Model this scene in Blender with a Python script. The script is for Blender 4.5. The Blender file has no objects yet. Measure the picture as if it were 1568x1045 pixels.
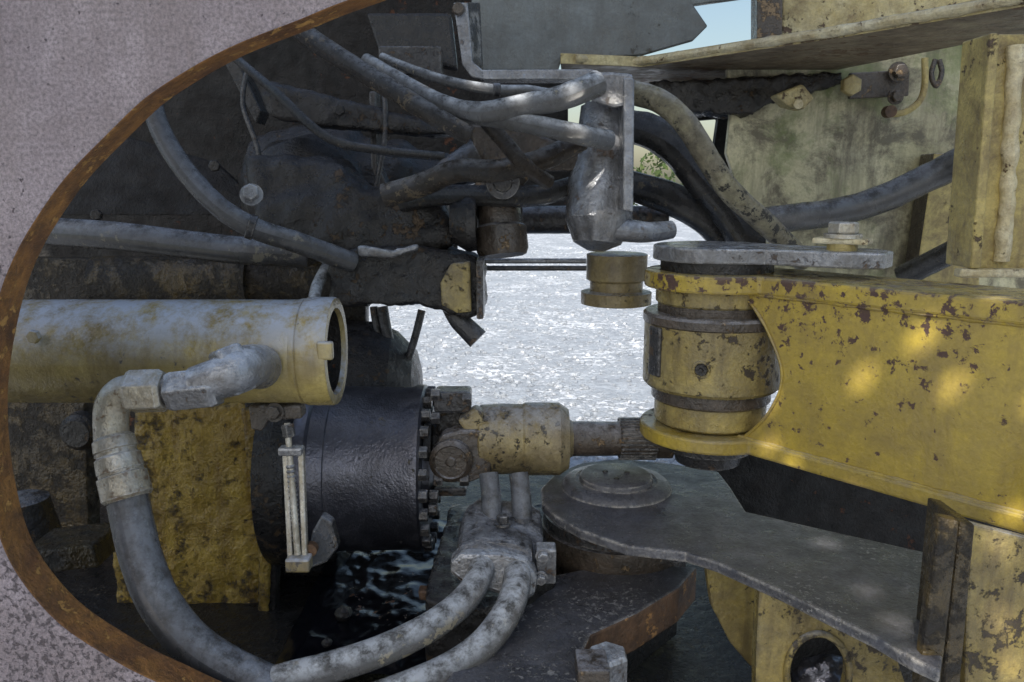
import bpy, bmesh, math, random
from mathutils import Vector, Matrix, noise
random.seed(4)
S=bpy.context.scene
PITCH=math.radians(11); F=1220.0
CAM=Vector((0,0,1.3))
FW=Vector((0,math.cos(PITCH),-math.sin(PITCH))); UP=Vector((0,math.sin(PITCH),math.cos(PITCH))); RT=Vector((1,0,0))
def ray(x,y): return FW+RT*((x-784)/F)+UP*((522.5-y)/F)
def P(x,y,d): return CAM+ray(x,y)*d
def PZ(x,y,z):
    r=ray(x,y); return CAM+r*((z-CAM.z)/r.z)
def PV(x,y,p0,n):
    r=ray(x,y); return CAM+r*((p0-CAM).dot(n)/r.dot(n))
def PY(x,y,Y): return PV(x,y,Vector((0,Y,0)),Vector((0,1,0)))
def W(px,d): return px*d/F
def zat(y,d): return P(784,y,d).z
X=Vector((1,0,0));Y=Vector((0,1,0));Z=Vector((0,0,1))
# ---------------- materials
def col(c): 
    return (c[0],c[1],c[2],1)
def M(name,base,alt=None,dirt=(.03,.025,.02),damt=.35,rust=(.12,.045,.018),ramt=.12,rough=.55,rvar=.2,metal=0,scale=7,
      bump=.25,bdist=.004,fine=160,edge=None,ew=.004,dust_hilite=0,dust_hilite_c=(.32,.30,.28),streak=0,speck=.25,coat=0,uvrib=0,soft=.13,wear=None,dop=.85,rs=4.5,rsoft=.015,dlo=.3,dhi=.98,low2=.0):
    m=bpy.data.materials.new(name); m.use_nodes=True; nt=m.node_tree; N=nt.nodes; L=nt.links
    b=N["Principled BSDF"]
    tc=N.new("ShaderNodeTexCoord")
    def noi(sc,off,det=4,ro=.6,stretch=None,dis=0):
        mp=N.new("ShaderNodeMapping"); mp.inputs["Location"].default_value=off
        if stretch: mp.inputs["Scale"].default_value=stretch
        L.new(tc.outputs["Object"],mp.inputs[0])
        n=N.new("ShaderNodeTexNoise"); n.inputs["Scale"].default_value=sc; n.inputs["Detail"].default_value=det
        n.inputs["Roughness"].default_value=ro; n.inputs["Distortion"].default_value=dis
        L.new(mp.outputs[0],n.inputs["Vector"]); return n.outputs["Fac"]
    def rng(v,a,c,lo=0,hi=1):
        r=N.new("ShaderNodeMapRange"); r.inputs[1].default_value=a; r.inputs[2].default_value=c
        r.inputs[3].default_value=lo; r.inputs[4].default_value=hi; L.new(v,r.inputs[0]); return r.outputs[0]
    def mix(f,a,c,bt='MIX'):
        x=N.new("ShaderNodeMix"); x.data_type='RGBA'; x.blend_type=bt
        if isinstance(f,float) or isinstance(f,int): x.inputs[0].default_value=f
        else: L.new(f,x.inputs[0])
        for i,v in ((6,a),(7,c)):
            if isinstance(v,tuple): x.inputs[i].default_value=col(v)
            else: L.new(v,x.inputs[i])
        return x.outputs[2]
    def mth(op,a,c):
        x=N.new("ShaderNodeMath"); x.operation=op
        for i,v in enumerate((a,c)):
            if isinstance(v,(float,int)): x.inputs[i].default_value=v
            else: L.new(v,x.inputs[i])
        return x.outputs[0]
    alt=alt or tuple(v*.65 for v in base)
    low=noi(scale*.55,(1,2,3),3,.6)
    c=mix(rng(noi(scale*1.4,(1,5,3),6,.7),.38,.62),base,alt)
    th=.5+(.5-damt)*.5
    dm=rng(noi(scale*2.6,(7,3,1),8,.78,dis=.3),th-soft,th+soft,0,dop)
    c=mix(dm,c,dirt)
    if low2>0: c=mix(rng(low,.45,.68,0,low2),c,dirt)
    if streak>0:
        sm=rng(noi(scale*5,(3,9,4),5,.65,(1,1,.12)),.5,.68,0,streak)
        c=mix(sm,c,dirt)
    th=.5+(.5-ramt)*.36
    rv=mth('ADD',noi(scale*rs,(2,8,5),8,.72,dis=.2),rng(low,.3,.7,-.10,.10))
    if wear:
        sp=N.new("ShaderNodeSeparateXYZ"); L.new(tc.outputs["Object"],sp.inputs[0])
        rv=mth('ADD',rv,rng(sp.outputs[2],wear[0],wear[1],0,wear[2]))
    rm=rng(rv,th-rsoft,th+rsoft)
    c=mix(rm,c,rust)
    if edge:
        bv=N.new("ShaderNodeBevel"); bv.samples=2; bv.inputs[0].default_value=ew
        g=N.new("ShaderNodeNewGeometry")
        d=N.new("ShaderNodeVectorMath"); d.operation='DOT_PRODUCT'; L.new(bv.outputs[0],d.inputs[0]); L.new(g.outputs["Normal"],d.inputs[1])
        e=rng(d.outputs["Value"],.985,.86)
        en=rng(noi(scale*6,(5,5,2),4,.7),.42,.56)
        c=mix(mth('MULTIPLY',e,en),c,edge)
    fn=noi(fine,(0,0,0),2,.7)
    c=mix(rng(fn,.35,.7,0,speck),c,tuple(v*.25 for v in base))
    if dust_hilite>0:
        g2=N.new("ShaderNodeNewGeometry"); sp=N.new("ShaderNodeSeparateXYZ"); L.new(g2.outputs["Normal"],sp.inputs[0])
        dz=rng(sp.outputs[2],dlo,dhi,0,dust_hilite)
        c=mix(mth('MULTIPLY',dz,rng(noi(scale*4,(9,1,1),6,.75),.38,.58)),c,dust_hilite_c)  # settled dust on up-facing sides; on hoses, steel and barrel also painted sky highlight
    L.new(c,b.inputs["Base Color"])
    r=rng(noi(scale*3.3,(4,4,9),4,.6),.3,.7,max(.04,rough-rvar),min(1,rough+rvar))
    r=mth('MAXIMUM',r,mth('MULTIPLY',rm,.6))
    L.new(r,b.inputs["Roughness"]); 
    if metal: L.new(mth('MULTIPLY',mth('SUBTRACT',1.0,mth('MAXIMUM',rm,dm)),metal),b.inputs["Metallic"])
    b.inputs["Coat Weight"].default_value=coat; b.inputs["Coat Roughness"].default_value=.12
    h=mth('ADD',mth('MULTIPLY',fn,.35),noi(scale*5,(1,7,7),5,.7))
    h=mth('ADD',h,mth('MULTIPLY',rm,-.25)); h=mth('ADD',h,mth('MULTIPLY',dm,.12))
    if uvrib:
        uv=N.new("ShaderNodeUVMap"); w=N.new("ShaderNodeTexWave"); w.bands_direction='DIAGONAL'; w.inputs["Scale"].default_value=uvrib
        w.inputs["Distortion"].default_value=.6
        L.new(uv.outputs[0],w.inputs["Vector"]); h=mth('ADD',h,mth('MULTIPLY',w.outputs["Fac"],.3))
    bp=N.new("ShaderNodeBump"); bp.inputs["Strength"].default_value=min(1,bump*2); bp.inputs["Distance"].default_value=bdist
    L.new(h,bp.inputs["Height"]); L.new(bp.outputs[0],b.inputs["Normal"]); L.new(bp.outputs[0],b.inputs["Coat Normal"])
    return m
dF=1.25
z_tp=zat(421,dF); z_tb=zat(449,dF); z_bb=zat(706,dF); z_bt=zat(676,dF)
m_plate=M("primer_plate",(.50,.43,.47),(.31,.26,.30),dirt=(.17,.125,.12),damt=.38,rust=(.07,.05,.055),ramt=.15,rough=.34,fine=280,bump=.6,bdist=.003,speck=.85,scale=2.5,streak=.45,rs=50,soft=.2,rsoft=.04,low2=.25)
m_rustlip=M("rust_lip",(.42,.20,.055),(.22,.10,.04),dirt=(.06,.035,.025),damt=.42,rough=.5,bump=.6,scale=12,rust=(.55,.30,.09),ramt=.2)
m_yel=M("yellow_paint",(.60,.44,.06),(.48,.355,.065),dirt=(.24,.175,.07),damt=.38,rust=(.085,.045,.04),ramt=.12,rough=.26,rvar=.1,bump=.2,scale=4.5,edge=(.22,.18,.15),ew=.007,speck=.2,dust_hilite=.45,dust_hilite_c=(.50,.46,.33),dlo=.5,wear=(z_tb-.12,z_tp,.11),rs=12,streak=.4,soft=.18,low2=.38)
m_yelold=M("yellow_worn",(.54,.41,.11),(.43,.35,.15),dirt=(.12,.09,.05),damt=.43,rust=(.05,.038,.03),ramt=.22,rough=.3,bump=.4,scale=8,edge=(.08,.07,.06),ew=.009,dust_hilite=.8,dust_hilite_c=(.48,.49,.52),streak=.6,soft=.18,rs=6,low2=.45)
m_yeldirty=M("yellow_oily",(.72,.50,.085),(.60,.41,.08),dirt=(.18,.10,.025),damt=.34,rust=(.05,.03,.014),ramt=.27,rough=.2,bump=.7,bdist=.008,scale=7,streak=.8,edge=(.05,.035,.025),ew=.01,soft=.2,rsoft=.05,coat=.5,low2=.3,rs=6)
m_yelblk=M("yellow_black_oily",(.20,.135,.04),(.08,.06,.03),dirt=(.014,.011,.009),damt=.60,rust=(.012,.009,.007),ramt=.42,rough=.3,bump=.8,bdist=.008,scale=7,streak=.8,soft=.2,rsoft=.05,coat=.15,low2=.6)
m_cyl=M("barrel_paint",(.57,.45,.16),(.45,.37,.19),dirt=(.16,.115,.05),damt=.40,rust=(.055,.042,.03),ramt=.13,rough=.22,rvar=.1,bump=.22,scale=5,fine=260,dust_hilite=1,dust_hilite_c=(.50,.54,.62),dlo=-.1,dhi=.7,streak=.6,edge=(.14,.12,.10),soft=.22,rs=9,low2=.4)  # bluish upper half is a sky highlight painted over the dust
m_pale=M("pale_wall",(.74,.69,.47),(.60,.56,.34),dirt=(.085,.07,.05),damt=.44,rust=(.20,.25,.09),ramt=.36,rough=.4,bump=.4,scale=3.4,streak=.75,soft=.07,rs=1.6,rsoft=.08,low2=.4)
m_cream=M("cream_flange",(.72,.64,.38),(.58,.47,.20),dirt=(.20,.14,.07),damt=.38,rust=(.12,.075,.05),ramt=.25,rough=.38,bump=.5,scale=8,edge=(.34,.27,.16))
m_creamy=M("post_paint",(.60,.48,.17),(.47,.38,.15),dirt=(.13,.09,.055),damt=.42,rust=(.09,.06,.04),ramt=.2,rough=.4,bump=.5,scale=7,streak=.6,dust_hilite=.5)
m_weld=M("pale_weld",(.80,.73,.52),(.66,.56,.32),dirt=(.3,.22,.12),damt=.36,ramt=.14,rough=.4,bump=.8,scale=14)
m_blk=M("black_grease",(.010,.010,.011),(.020,.018,.017),dirt=(.038,.031,.025),damt=.36,rust=(.095,.06,.03),ramt=.13,rough=.32,bump=.7,bdist=.005,scale=10,speck=.2,dust_hilite=.35,dust_hilite_c=(.12,.12,.135),dlo=.5,coat=.2)
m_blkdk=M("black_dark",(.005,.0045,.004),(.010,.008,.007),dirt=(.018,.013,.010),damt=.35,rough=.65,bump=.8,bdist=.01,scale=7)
m_oil=M("wet_oil",(.005,.006,.009),(.008,.008,.012),damt=.1,ramt=.03,rough=.08,rvar=.03,bump=.2,bdist=.002,scale=12,fine=60,speck=.1)
m_drum=M("drum_black",(.20,.21,.26),(.14,.145,.18),dirt=(.025,.02,.018),damt=.28,rust=(.08,.065,.04),ramt=.06,rough=.36,rvar=.08,metal=.9,bump=.6,bdist=.003,scale=5,fine=230,speck=.2,coat=.25,dust_hilite=.4,dust_hilite_c=(.3,.31,.36),low2=.4)
m_steel=M("dusty_steel",(.34,.355,.39),(.22,.225,.24),dirt=(.10,.088,.075),damt=.42,rust=(.10,.065,.04),ramt=.16,rough=.24,metal=.5,bump=.4,scale=9,edge=(.6,.6,.6),dust_hilite=1,dust_hilite_c=(.70,.74,.80),dlo=.1,coat=.3,low2=.3)  # bright bluish tops: dust plus painted sky highlight
m_zinc=M("zinc_fitting",(.62,.60,.54),(.50,.46,.36),dirt=(.20,.155,.09),damt=.42,rust=(.16,.10,.05),ramt=.12,rough=.26,metal=.5,bump=.3,scale=12,edge=(.75,.75,.75),ew=.003,dust_hilite=.8,dust_hilite_c=(.70,.72,.75),rs=7,low2=.25)
m_dkst=M("dark_steel",(.075,.075,.082),(.05,.048,.048),dirt=(.025,.022,.02),damt=.42,rust=(.11,.07,.04),ramt=.2,rough=.26,metal=.4,bump=.6,scale=10,edge=(.36,.34,.32),dust_hilite=.9,dust_hilite_c=(.36,.38,.42),dlo=.35,coat=.35)
m_link=M("dusty_link",(.115,.12,.145),(.175,.175,.19),dirt=(.045,.042,.042),damt=.42,rust=(.38,.37,.36),ramt=.14,rough=.36,bump=.6,bdist=.004,scale=8,fine=240,speck=.5,edge=(.65,.60,.52),ew=.006,rs=16,coat=.3,low2=.4)
m_floor=M("oily_floor",(.020,.020,.023),(.036,.034,.032),dirt=(.010,.0095,.0095),damt=.45,rust=(.18,.15,.12),ramt=.08,rough=.3,bump=.8,bdist=.005,scale=10,fine=170,speck=.4,rs=11,coat=.25)
m_rusty=M("rusty_steel",(.24,.13,.065),(.14,.08,.045),dirt=(.04,.03,.025),damt=.43,rust=(.48,.26,.10),ramt=.2,rough=.5,bump=.6,scale=10)
m_brown=M("grimy_brown",(.13,.10,.075),(.08,.064,.05),dirt=(.028,.022,.018),damt=.44,rust=(.28,.19,.10),ramt=.15,rough=.28,bump=.5,scale=9,dust_hilite=.9,dust_hilite_c=(.40,.40,.43),dlo=.3,coat=.35)
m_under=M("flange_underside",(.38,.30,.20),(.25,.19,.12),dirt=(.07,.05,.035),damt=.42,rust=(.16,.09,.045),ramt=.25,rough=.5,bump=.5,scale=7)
m_yoke=M("yoke_paint",(.50,.40,.18),(.40,.33,.20),dirt=(.13,.095,.055),damt=.43,rust=(.05,.04,.03),ramt=.12,rough=.28,bump=.4,scale=9,dust_hilite=.9,dust_hilite_c=(.50,.51,.54),soft=.18,streak=.4,rs=7,low2=.35)
m_hose=M("hose_rubber",(.080,.083,.094),(.105,.105,.108),dirt=(.05,.046,.04),damt=.38,rust=(.24,.22,.17),ramt=.07,rough=.24,bump=.2,bdist=.0015,scale=9,uvrib=55,dust_hilite=.9,dust_hilite_c=(.30,.33,.39),dlo=.0,coat=.4,soft=.2)  # lighter top tint paints a highlight along the dusty hose
m_hosedk=M("hose_black",(.022,.022,.024),(.04,.038,.036),dirt=(.014,.013,.012),damt=.40,rust=(.14,.115,.075),ramt=.12,rough=.25,bump=.3,bdist=.002,scale=12,uvrib=60,dust_hilite=.6,dust_hilite_c=(.25,.26,.30),dlo=.4,coat=.5)
m_hosegr=M("hose_grey",(.22,.225,.235),(.15,.15,.15),dirt=(.075,.068,.055),damt=.40,rust=(.40,.35,.24),ramt=.09,rough=.22,bump=.4,bdist=.0015,scale=10,uvrib=70,dust_hilite=1,dust_hilite_c=(.78,.82,.88),dlo=.05,dhi=.8,coat=.4,soft=.2)  # near-white top tint paints sky light onto the hose, beyond dust
m_hosebr=M("hose_brown",(.14,.112,.085),(.09,.073,.058),dirt=(.03,.024,.019),damt=.44,rust=(.34,.26,.16),ramt=.14,rough=.26,bump=.5,bdist=.003,scale=12,uvrib=60,dust_hilite=1,dust_hilite_c=(.58,.59,.63),dlo=.2,coat=.35)
m_hoseyel=M("hose_faded",(.60,.55,.34),(.38,.34,.24),dirt=(.09,.075,.05),damt=.44,rust=(.03,.028,.026),ramt=.34,rough=.32,bump=.4,bdist=.002,scale=12,uvrib=70,dust_hilite=.7,dust_hilite_c=(.75,.75,.75),coat=.2,low2=.4)
m_panel=M("grey_panel",(.22,.25,.265),(.15,.17,.18),dirt=(.08,.078,.072),damt=.42,rust=(.075,.065,.05),ramt=.15,rough=.33,bump=.3,scale=5,streak=.4,soft=.2,low2=.35)
m_gray=M("ground_gravel",(.50,.545,.60),(.39,.43,.485),dirt=(.25,.275,.31),damt=.42,rust=(.78,.82,.88),ramt=.36,rough=.75,bump=.7,bdist=.02,scale=3,fine=34,speck=.3,rs=5,rsoft=.04)
m_leaf=M("leaf_green",(.09,.13,.03),(.05,.09,.02),damt=.1,ramt=.02,rough=.6,scale=2)
# ---------------- geometry
def obj(name,verts,faces,mats,smooth=False,ang=35,bevel=0,uv=None,fm=None):
    me=bpy.data.meshes.new(name); me.from_pydata([tuple(v) for v in verts],[],faces); me.validate()
    bm=bmesh.new(); bm.from_mesh(me); bmesh.ops.recalc_face_normals(bm,faces=bm.faces[:]) if uv is None else None; bm.to_mesh(me); bm.free()
    for m in (mats if isinstance(mats,(list,tuple)) else [mats]): me.materials.append(m)
    if fm:
        for i,p in enumerate(me.polygons): p.material_index=fm[i]
    if uv:
        ul=me.uv_layers.new(name="UVMap")
        for l in me.loops: ul.data[l.index].uv=uv[l.vertex_index]
    if smooth:
        for p in me.polygons: p.use_smooth=True
        me.set_sharp_from_angle(angle=math.radians(ang))
    o=bpy.data.objects.new(name,me); S.collection.objects.link(o)
    if bevel:
        b=o.modifiers.new("bevel",'BEVEL'); b.width=bevel; b.segments=2; b.limit_method='ANGLE'; b.angle_limit=math.radians(40)
    return o
def plate(name,pts,vec,mats,bevel=.003,sidemat=False,hole=None):
    pts=[Vector(p) for p in pts]; vec=Vector(vec)
    if hole:
        hole=[Vector(p) for p in hole]
        _,i,j=min(((pts[i]-hole[j]).length,i,j) for i in range(len(pts)) for j in range(len(hole)))
        pts=pts[:i+1]+hole[j:]+hole[:j+1]+pts[i:]
    n=len(pts); v=pts+[p+vec for p in pts]
    f=[list(range(n)),list(range(2*n-1,n-1,-1))]+[[k,(k+1)%n,(k+1)%n+n,k+n] for k in range(n)]
    fm=[0,0]+[1]*n if sidemat else None
    return obj(name,v,f,mats,fm=fm,bevel=0 if hole else bevel)
def rough(o,amt,size=.05,cell=.012):
    r=o.modifiers.new("remesh",'REMESH'); r.mode='VOXEL'; r.voxel_size=cell; r.use_smooth_shade=True
    t=bpy.data.textures.new(o.name,'CLOUDS'); t.noise_scale=size; t.noise_depth=3
    d=o.modifiers.new("disp",'DISPLACE'); d.texture=t; d.strength=amt; d.mid_level=.5; d.texture_coords='GLOBAL'
    return o
def smoothpts(pts,k=6,closed=False):
    pts=[Vector(p) for p in pts]; out=[]
    n=len(pts)
    for i in (range(n) if closed else range(n-1)):
        if closed: a,b,c,d=pts[i-1],pts[i],pts[(i+1)%n],pts[(i+2)%n]
        else: a,b,c,d=pts[max(0,i-1)],pts[i],pts[i+1],pts[min(n-1,i+2)]
        for j in range(k):
            t=j/k
            out.append(.5*((2*b)+(c-a)*t+(2*a-5*b+4*c-d)*t*t+(3*b-a-3*c+d)*t**3))
    if not closed: out.append(pts[-1])
    return out
def frame(d):
    d=Vector(d).normalized(); a=Z if abs(d.z)<.9 else X
    u=d.cross(a).normalized(); return d,u,d.cross(u).normalized()
def lathe(name,A,d,prof,mat,seg=56,ang=30,jit=0,**kw):
    d,u,w=frame(d); A=Vector(A); v=[];f=[]
    pr=[(prof[0][0],0.0001)]+list(prof)+[(prof[-1][0],0.0001)]
    for s,r in pr:
        for k in range(seg):
            a=2*math.pi*k/seg; q=r
            if jit: q*=1+jit*noise.noise(Vector((math.cos(a)*2,math.sin(a)*2,s*25)))
            v.append(A+d*s+u*math.cos(a)*q+w*math.sin(a)*q)
    for i in range(len(pr)-1):
        for k in range(seg):
            f.append([i*seg+k,i*seg+(k+1)%seg,(i+1)*seg+(k+1)%seg,(i+1)*seg+k])
    return obj(name,v,f,mat,smooth=True,ang=ang,**kw)
def tube(name,pts,r,mat,seg=20,k=8,wob=.0):
    pts=smoothpts(pts,k); n=len(pts); v=[];uv=[];f=[]
    T=(pts[1]-pts[0]).normalized(); _,u,_w=frame(T); L=0
    for i,p in enumerate(pts):
        t=(pts[min(n-1,i+1)]-pts[max(0,i-1)]).normalized()
        u=(u-t*u.dot(t)).normalized(); w=t.cross(u)
        if i: L+=(p-pts[i-1]).length
        rr=(r[0]+(r[1]-r[0])*i/(n-1)) if isinstance(r,tuple) else r
        for s in range(seg+1):
            a=2*math.pi*(s%seg)/seg; dd_=u*math.cos(a)+w*math.sin(a)
            r3=rr*(1+wob*noise.noise((p+dd_*rr)*45))
            v.append(p+dd_*r3); uv.append((s/seg*2,L/(6.28*rr)*2))
    q=seg+1
    for i in range(n-1):
        for s in range(seg): f.append([i*q+s,i*q+s+1,(i+1)*q+s+1,(i+1)*q+s])
    f.append(list(range(seg-1,-1,-1))); f.append([(n-1)*q+s for s in range(seg)])
    return obj(name,v,f,mat,smooth=True,ang=60,uv=uv)
def T(name,pp,r,mat,**kw):
    d=sum(p[2] for p in pp)/len(pp)
    r2=tuple(W(x,d) for x in r) if isinstance(r,tuple) else W(r,d)
    return tube(name,[P(*p) for p in pp],r2,mat,**kw)
def box(name,c,size,mat,rot=None,bevel=.003,**kw):
    c=Vector(c); R=rot or Matrix.Identity(3); sx,sy,sz=[s/2 for s in size]
    v=[c+R@Vector((x*sx,y*sy,z*sz)) for x in(-1,1) for y in(-1,1) for z in(-1,1)]
    f=[[0,1,3,2],[4,6,7,5],[0,4,5,1],[2,3,7,6],[0,2,6,4],[1,5,7,3]]
    return obj(name,v,f,mat,bevel=bevel,**kw)
def hexn(name,A,d,L,r,mat,rot=0,ch=.12):
    d,u,w=frame(d); A=Vector(A); v=[];f=[]
    for s,q in [(0,r*.88),(L*ch,r),(L*(1-ch),r),(L,r*.88)]:
        for k in range(6):
            a=2*math.pi*k/6+rot; v.append(A+d*s+(u*math.cos(a)+w*math.sin(a))*q)
    for i in range(3):
        for k in range(6): f.append([i*6+k,i*6+(k+1)%6,(i+1)*6+(k+1)%6,(i+1)*6+k])
    f.append([5,4,3,2,1,0]); f.append([18,19,20,21,22,23])
    return obj(name,v,f,mat,bevel=r*.06)
def bolt(name,A,d,r,h,mat,washer=True):
    ps=[hexn(name,A,d,h,r,mat,rot=random.random())]
    if washer: ps.append(lathe(name+"_washer",Vector(A)-Vector(d).normalized()*h*.3,d,[(0,r*1.35),(h*.3,r*1.35)],mat,seg=28))
    return ps
def group(name,parts):
    fl=[]
    for p in parts: fl+= p if isinstance(p,list) else [p]
    c=Vector((0,0,0)); n=0
    for o in fl:
        for v in o.data.vertices: c+=v.co; n+=1
    c/=max(n,1)
    e=bpy.data.objects.new(name,None); e.empty_display_size=.05; S.collection.objects.link(e); e.location=c
    for o in fl: o.parent=e; o.matrix_parent_inverse=Matrix.Translation(-c)
    return e
def polyY(pp,Yv): return [PY(x,y,Yv) for x,y in pp]
def polyD(pp): return [P(*q) for q in pp]

# ================= setting
obj("gravel_ground",[(-400,-400,0),(400,-400,0),(400,400,0),(-400,400,0)],[[0,1,2,3]],m_gray)
v=[];f=[]
for i in range(5200):
    yy=3.2+random.random()**1.6*14; xx=random.uniform(-.45,.45)*yy*.9+.1
    r=random.uniform(.008,.026)*(1+yy*.03); b=len(v); a0=random.random()*6
    for k in range(5):
        a=a0+k*1.2566; v.append((xx+math.cos(a)*r*random.uniform(.7,1.2),yy+math.sin(a)*r*random.uniform(.7,1.2),.002))
    for k in range(5):
        v.append((xx+(v[b+k][0]-xx)*.6,yy+(v[b+k][1]-yy)*.6,r*random.uniform(.4,.7)))
    f.append([b+5,b+6,b+7,b+8,b+9])
    for k in range(5): f.append([b+k,b+(k+1)%5,b+5+(k+1)%5,b+5+k])
obj("gravel_stones",v,f,m_gray)
v=[];f=[]
for i in range(7000):
    x=random.uniform(-18,20); hmax=2.6+.9*noise.noise(Vector((x*.35,0,0)))+.5*noise.noise(Vector((x*1.3,3,0)))
    z=random.random()**.8*hmax; y=34+random.uniform(-1,1); s=random.uniform(.08,.2)
    q=Matrix.Rotation(random.random()*6,3,Vector((random.random(),random.random(),random.random()+.1)).normalized())
    b=len(v)
    for c in ((-s,0,0),(0,-s*.5,0),(s,0,0),(0,s*.5,0)): v.append(Vector((x,y,z))+q@Vector(c))
    f.append([b,b+1,b+2,b+3])
obj("hedge",v,f,m_leaf)

# ================= 1 circular cutout plate
front=[(640,-40),(560,-8),(480,22),(350,75),(250,132),(180,190),(110,262),(60,330),(20,400),(-5,465),(-24,560),(-28,640),(-20,740),(2,830),(42,902),(100,962),(180,1015),(255,1052),(350,1095),(450,1125)]
inner=smoothpts([PY(x,y,.80) for x,y in front],5)
inner=[p+Vector((noise.noise(p*14),0,noise.noise(p*14+X)))*.0016 for p in inner]
outer=[PY(450,1350,.8),PY(-500,1350,.8),PY(-500,-420,.8),PY(640,-420,.8)]
pl=plate("ring_plate",inner+outer,(0,.046,0),[m_plate,m_rustlip],bevel=.0025,sidemat=True)
group("circular_cutout_plate",[pl])

# ================= left hydraulic cylinder
c0=P(500,538,1.18); R=W(79,1.18)
xa=-1.05
ax=Vector((xa,c0.y,c0.z))
def xof(px): return (px-784)/F*1.18
L0=xof(472)-xa; L1=xof(516)-xa
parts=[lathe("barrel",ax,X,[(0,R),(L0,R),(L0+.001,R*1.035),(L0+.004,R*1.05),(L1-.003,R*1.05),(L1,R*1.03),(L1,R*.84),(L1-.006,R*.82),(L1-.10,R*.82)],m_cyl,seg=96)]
parts.append(lathe("bore_shade",ax+X*(L1-.095),X,[(0,R*.815),(.088,R*.815),(.088,R*.79),(.0,R*.79),(.0,.001)],m_blkdk))  # black sleeve paints the shade inside the open bore
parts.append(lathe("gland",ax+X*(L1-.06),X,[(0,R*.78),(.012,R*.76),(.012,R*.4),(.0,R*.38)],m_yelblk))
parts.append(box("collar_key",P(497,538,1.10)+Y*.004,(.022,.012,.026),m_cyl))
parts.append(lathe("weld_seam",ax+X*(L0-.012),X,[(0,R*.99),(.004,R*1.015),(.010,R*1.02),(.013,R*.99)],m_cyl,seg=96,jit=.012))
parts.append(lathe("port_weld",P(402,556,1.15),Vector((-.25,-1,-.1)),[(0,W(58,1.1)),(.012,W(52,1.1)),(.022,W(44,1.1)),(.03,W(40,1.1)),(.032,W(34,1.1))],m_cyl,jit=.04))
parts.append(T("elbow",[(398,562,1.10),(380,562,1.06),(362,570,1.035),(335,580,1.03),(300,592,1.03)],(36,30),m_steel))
parts.append(hexn("port_nut",P(376,560,1.055),(P(330,578,1.03)-P(376,560,1.055)),.036,W(43,1.05),m_steel,rot=.3))
parts.append(hexn("nut_a",P(336,592,1.03),P(258,600,1.03)-P(336,592,1.03),W(78,1.03),W(34,1.03),m_steel,rot=.2))
parts.append(lathe("neck",P(262,598,1.03),-X,[(0,W(23,1.03)),(.02,W(23,1.03))],m_dkst))
parts.append(hexn("nut_b",P(254,598,1.03),P(196,600,1.03)-P(254,598,1.03),W(58,1.03),W(35,1.03),m_zinc,rot=.45))
parts.append(T("bent_pipe",[(205,600,1.03),(188,603,1.03),(174,618,1.03),(170,645,1.03),(172,700,1.03)],(27,25),m_zinc,k=10))
A=P(172,668,1.03);B=P(196,765,1.02); LL=(B-A).length
parts.append(lathe("ferrule",A,B-A,[(0,W(26,1)),(.004,W(31,1)),(.018,W(33,1)),(.02,W(30,1)),(.025,W(30,1)),(.028,W(34,1)),(LL*.55,W(35,1)),(LL*.56,W(33.5,1)),(LL*.6,W(33.5,1)),(LL*.62,W(37,1)),(LL*.95,W(38,1)),(LL,W(34,1))],m_zinc,jit=.03))
parts.append(bolt("rod_eye_bolt",P(55,515,1.10),Vector((-.1,-1,0)),W(11,1.1),.008,m_cyl,False))
group("hydraulic_cylinder",parts)
group("hydraulic_hose",[T("hose",[(194,755,1.025),(203,800,1.02),(218,860,1.01),(246,925,1.0),(300,990,1.0),(385,1040,1.0),(500,1085,1.0),(640,1120,1.0)],(31,31),m_hose,seg=28)])

# ================= back structure
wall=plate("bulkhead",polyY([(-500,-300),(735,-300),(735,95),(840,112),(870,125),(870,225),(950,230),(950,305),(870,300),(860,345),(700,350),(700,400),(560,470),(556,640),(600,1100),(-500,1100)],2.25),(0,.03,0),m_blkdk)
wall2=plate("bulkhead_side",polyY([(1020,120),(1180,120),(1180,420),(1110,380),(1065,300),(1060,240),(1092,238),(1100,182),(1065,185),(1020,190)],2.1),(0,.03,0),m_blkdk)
group("rear_bulkhead",[wall,wall2])
pp=[]
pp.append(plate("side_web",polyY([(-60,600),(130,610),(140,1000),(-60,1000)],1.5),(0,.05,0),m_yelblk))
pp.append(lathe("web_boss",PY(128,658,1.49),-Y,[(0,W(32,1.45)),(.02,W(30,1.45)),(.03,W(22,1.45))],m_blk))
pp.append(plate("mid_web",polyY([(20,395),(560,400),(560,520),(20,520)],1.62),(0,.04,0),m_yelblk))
pp.append(box("small_ledge",P(115,838,1.2),(.11,.09,.035),m_yelblk,Matrix.Rotation(-.12,3,'Y')))
pp.append(lathe("floor_boss",P(35,790,1.35),Z,[(-.05,W(55,1.3)),(0,W(45,1.3)),(.03,W(40,1.3)),(.035,W(30,1.3))],m_dkst))
group("frame_web",pp)

ft=polyY([(205,628),(378,618),(388,700),(398,790),(408,860),(404,1000),(400,1120),(180,1120),(176,930),(168,840),(172,780),(196,735)],1.36)
ys=rough(plate("support_body",ft,(0,.16,0),[m_yeldirty],bevel=.006),.014,.035,.006)
fl=plate("support_flange",polyY([(374,616),(398,620),(424,860),(420,1000),(404,1100),(392,1000),(396,860)],1.335),(0,.03,0),m_blk)
ed=rough(plate("side_casting",polyY([(395,625),(470,640),(500,760),(520,850),(420,1010),(415,860)],1.47),(0,.1,0),m_blk,bevel=.008),.02,.05,.009)
lp=rough(plate("support_lip",polyY([(368,625),(390,625),(414,860),(408,1010),(392,1010),(396,860)],1.33),(0,.022,0),m_yeldirty),.007,.02,.004)
group("yellow_axle_support",[ys,fl,ed,lp])

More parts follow.
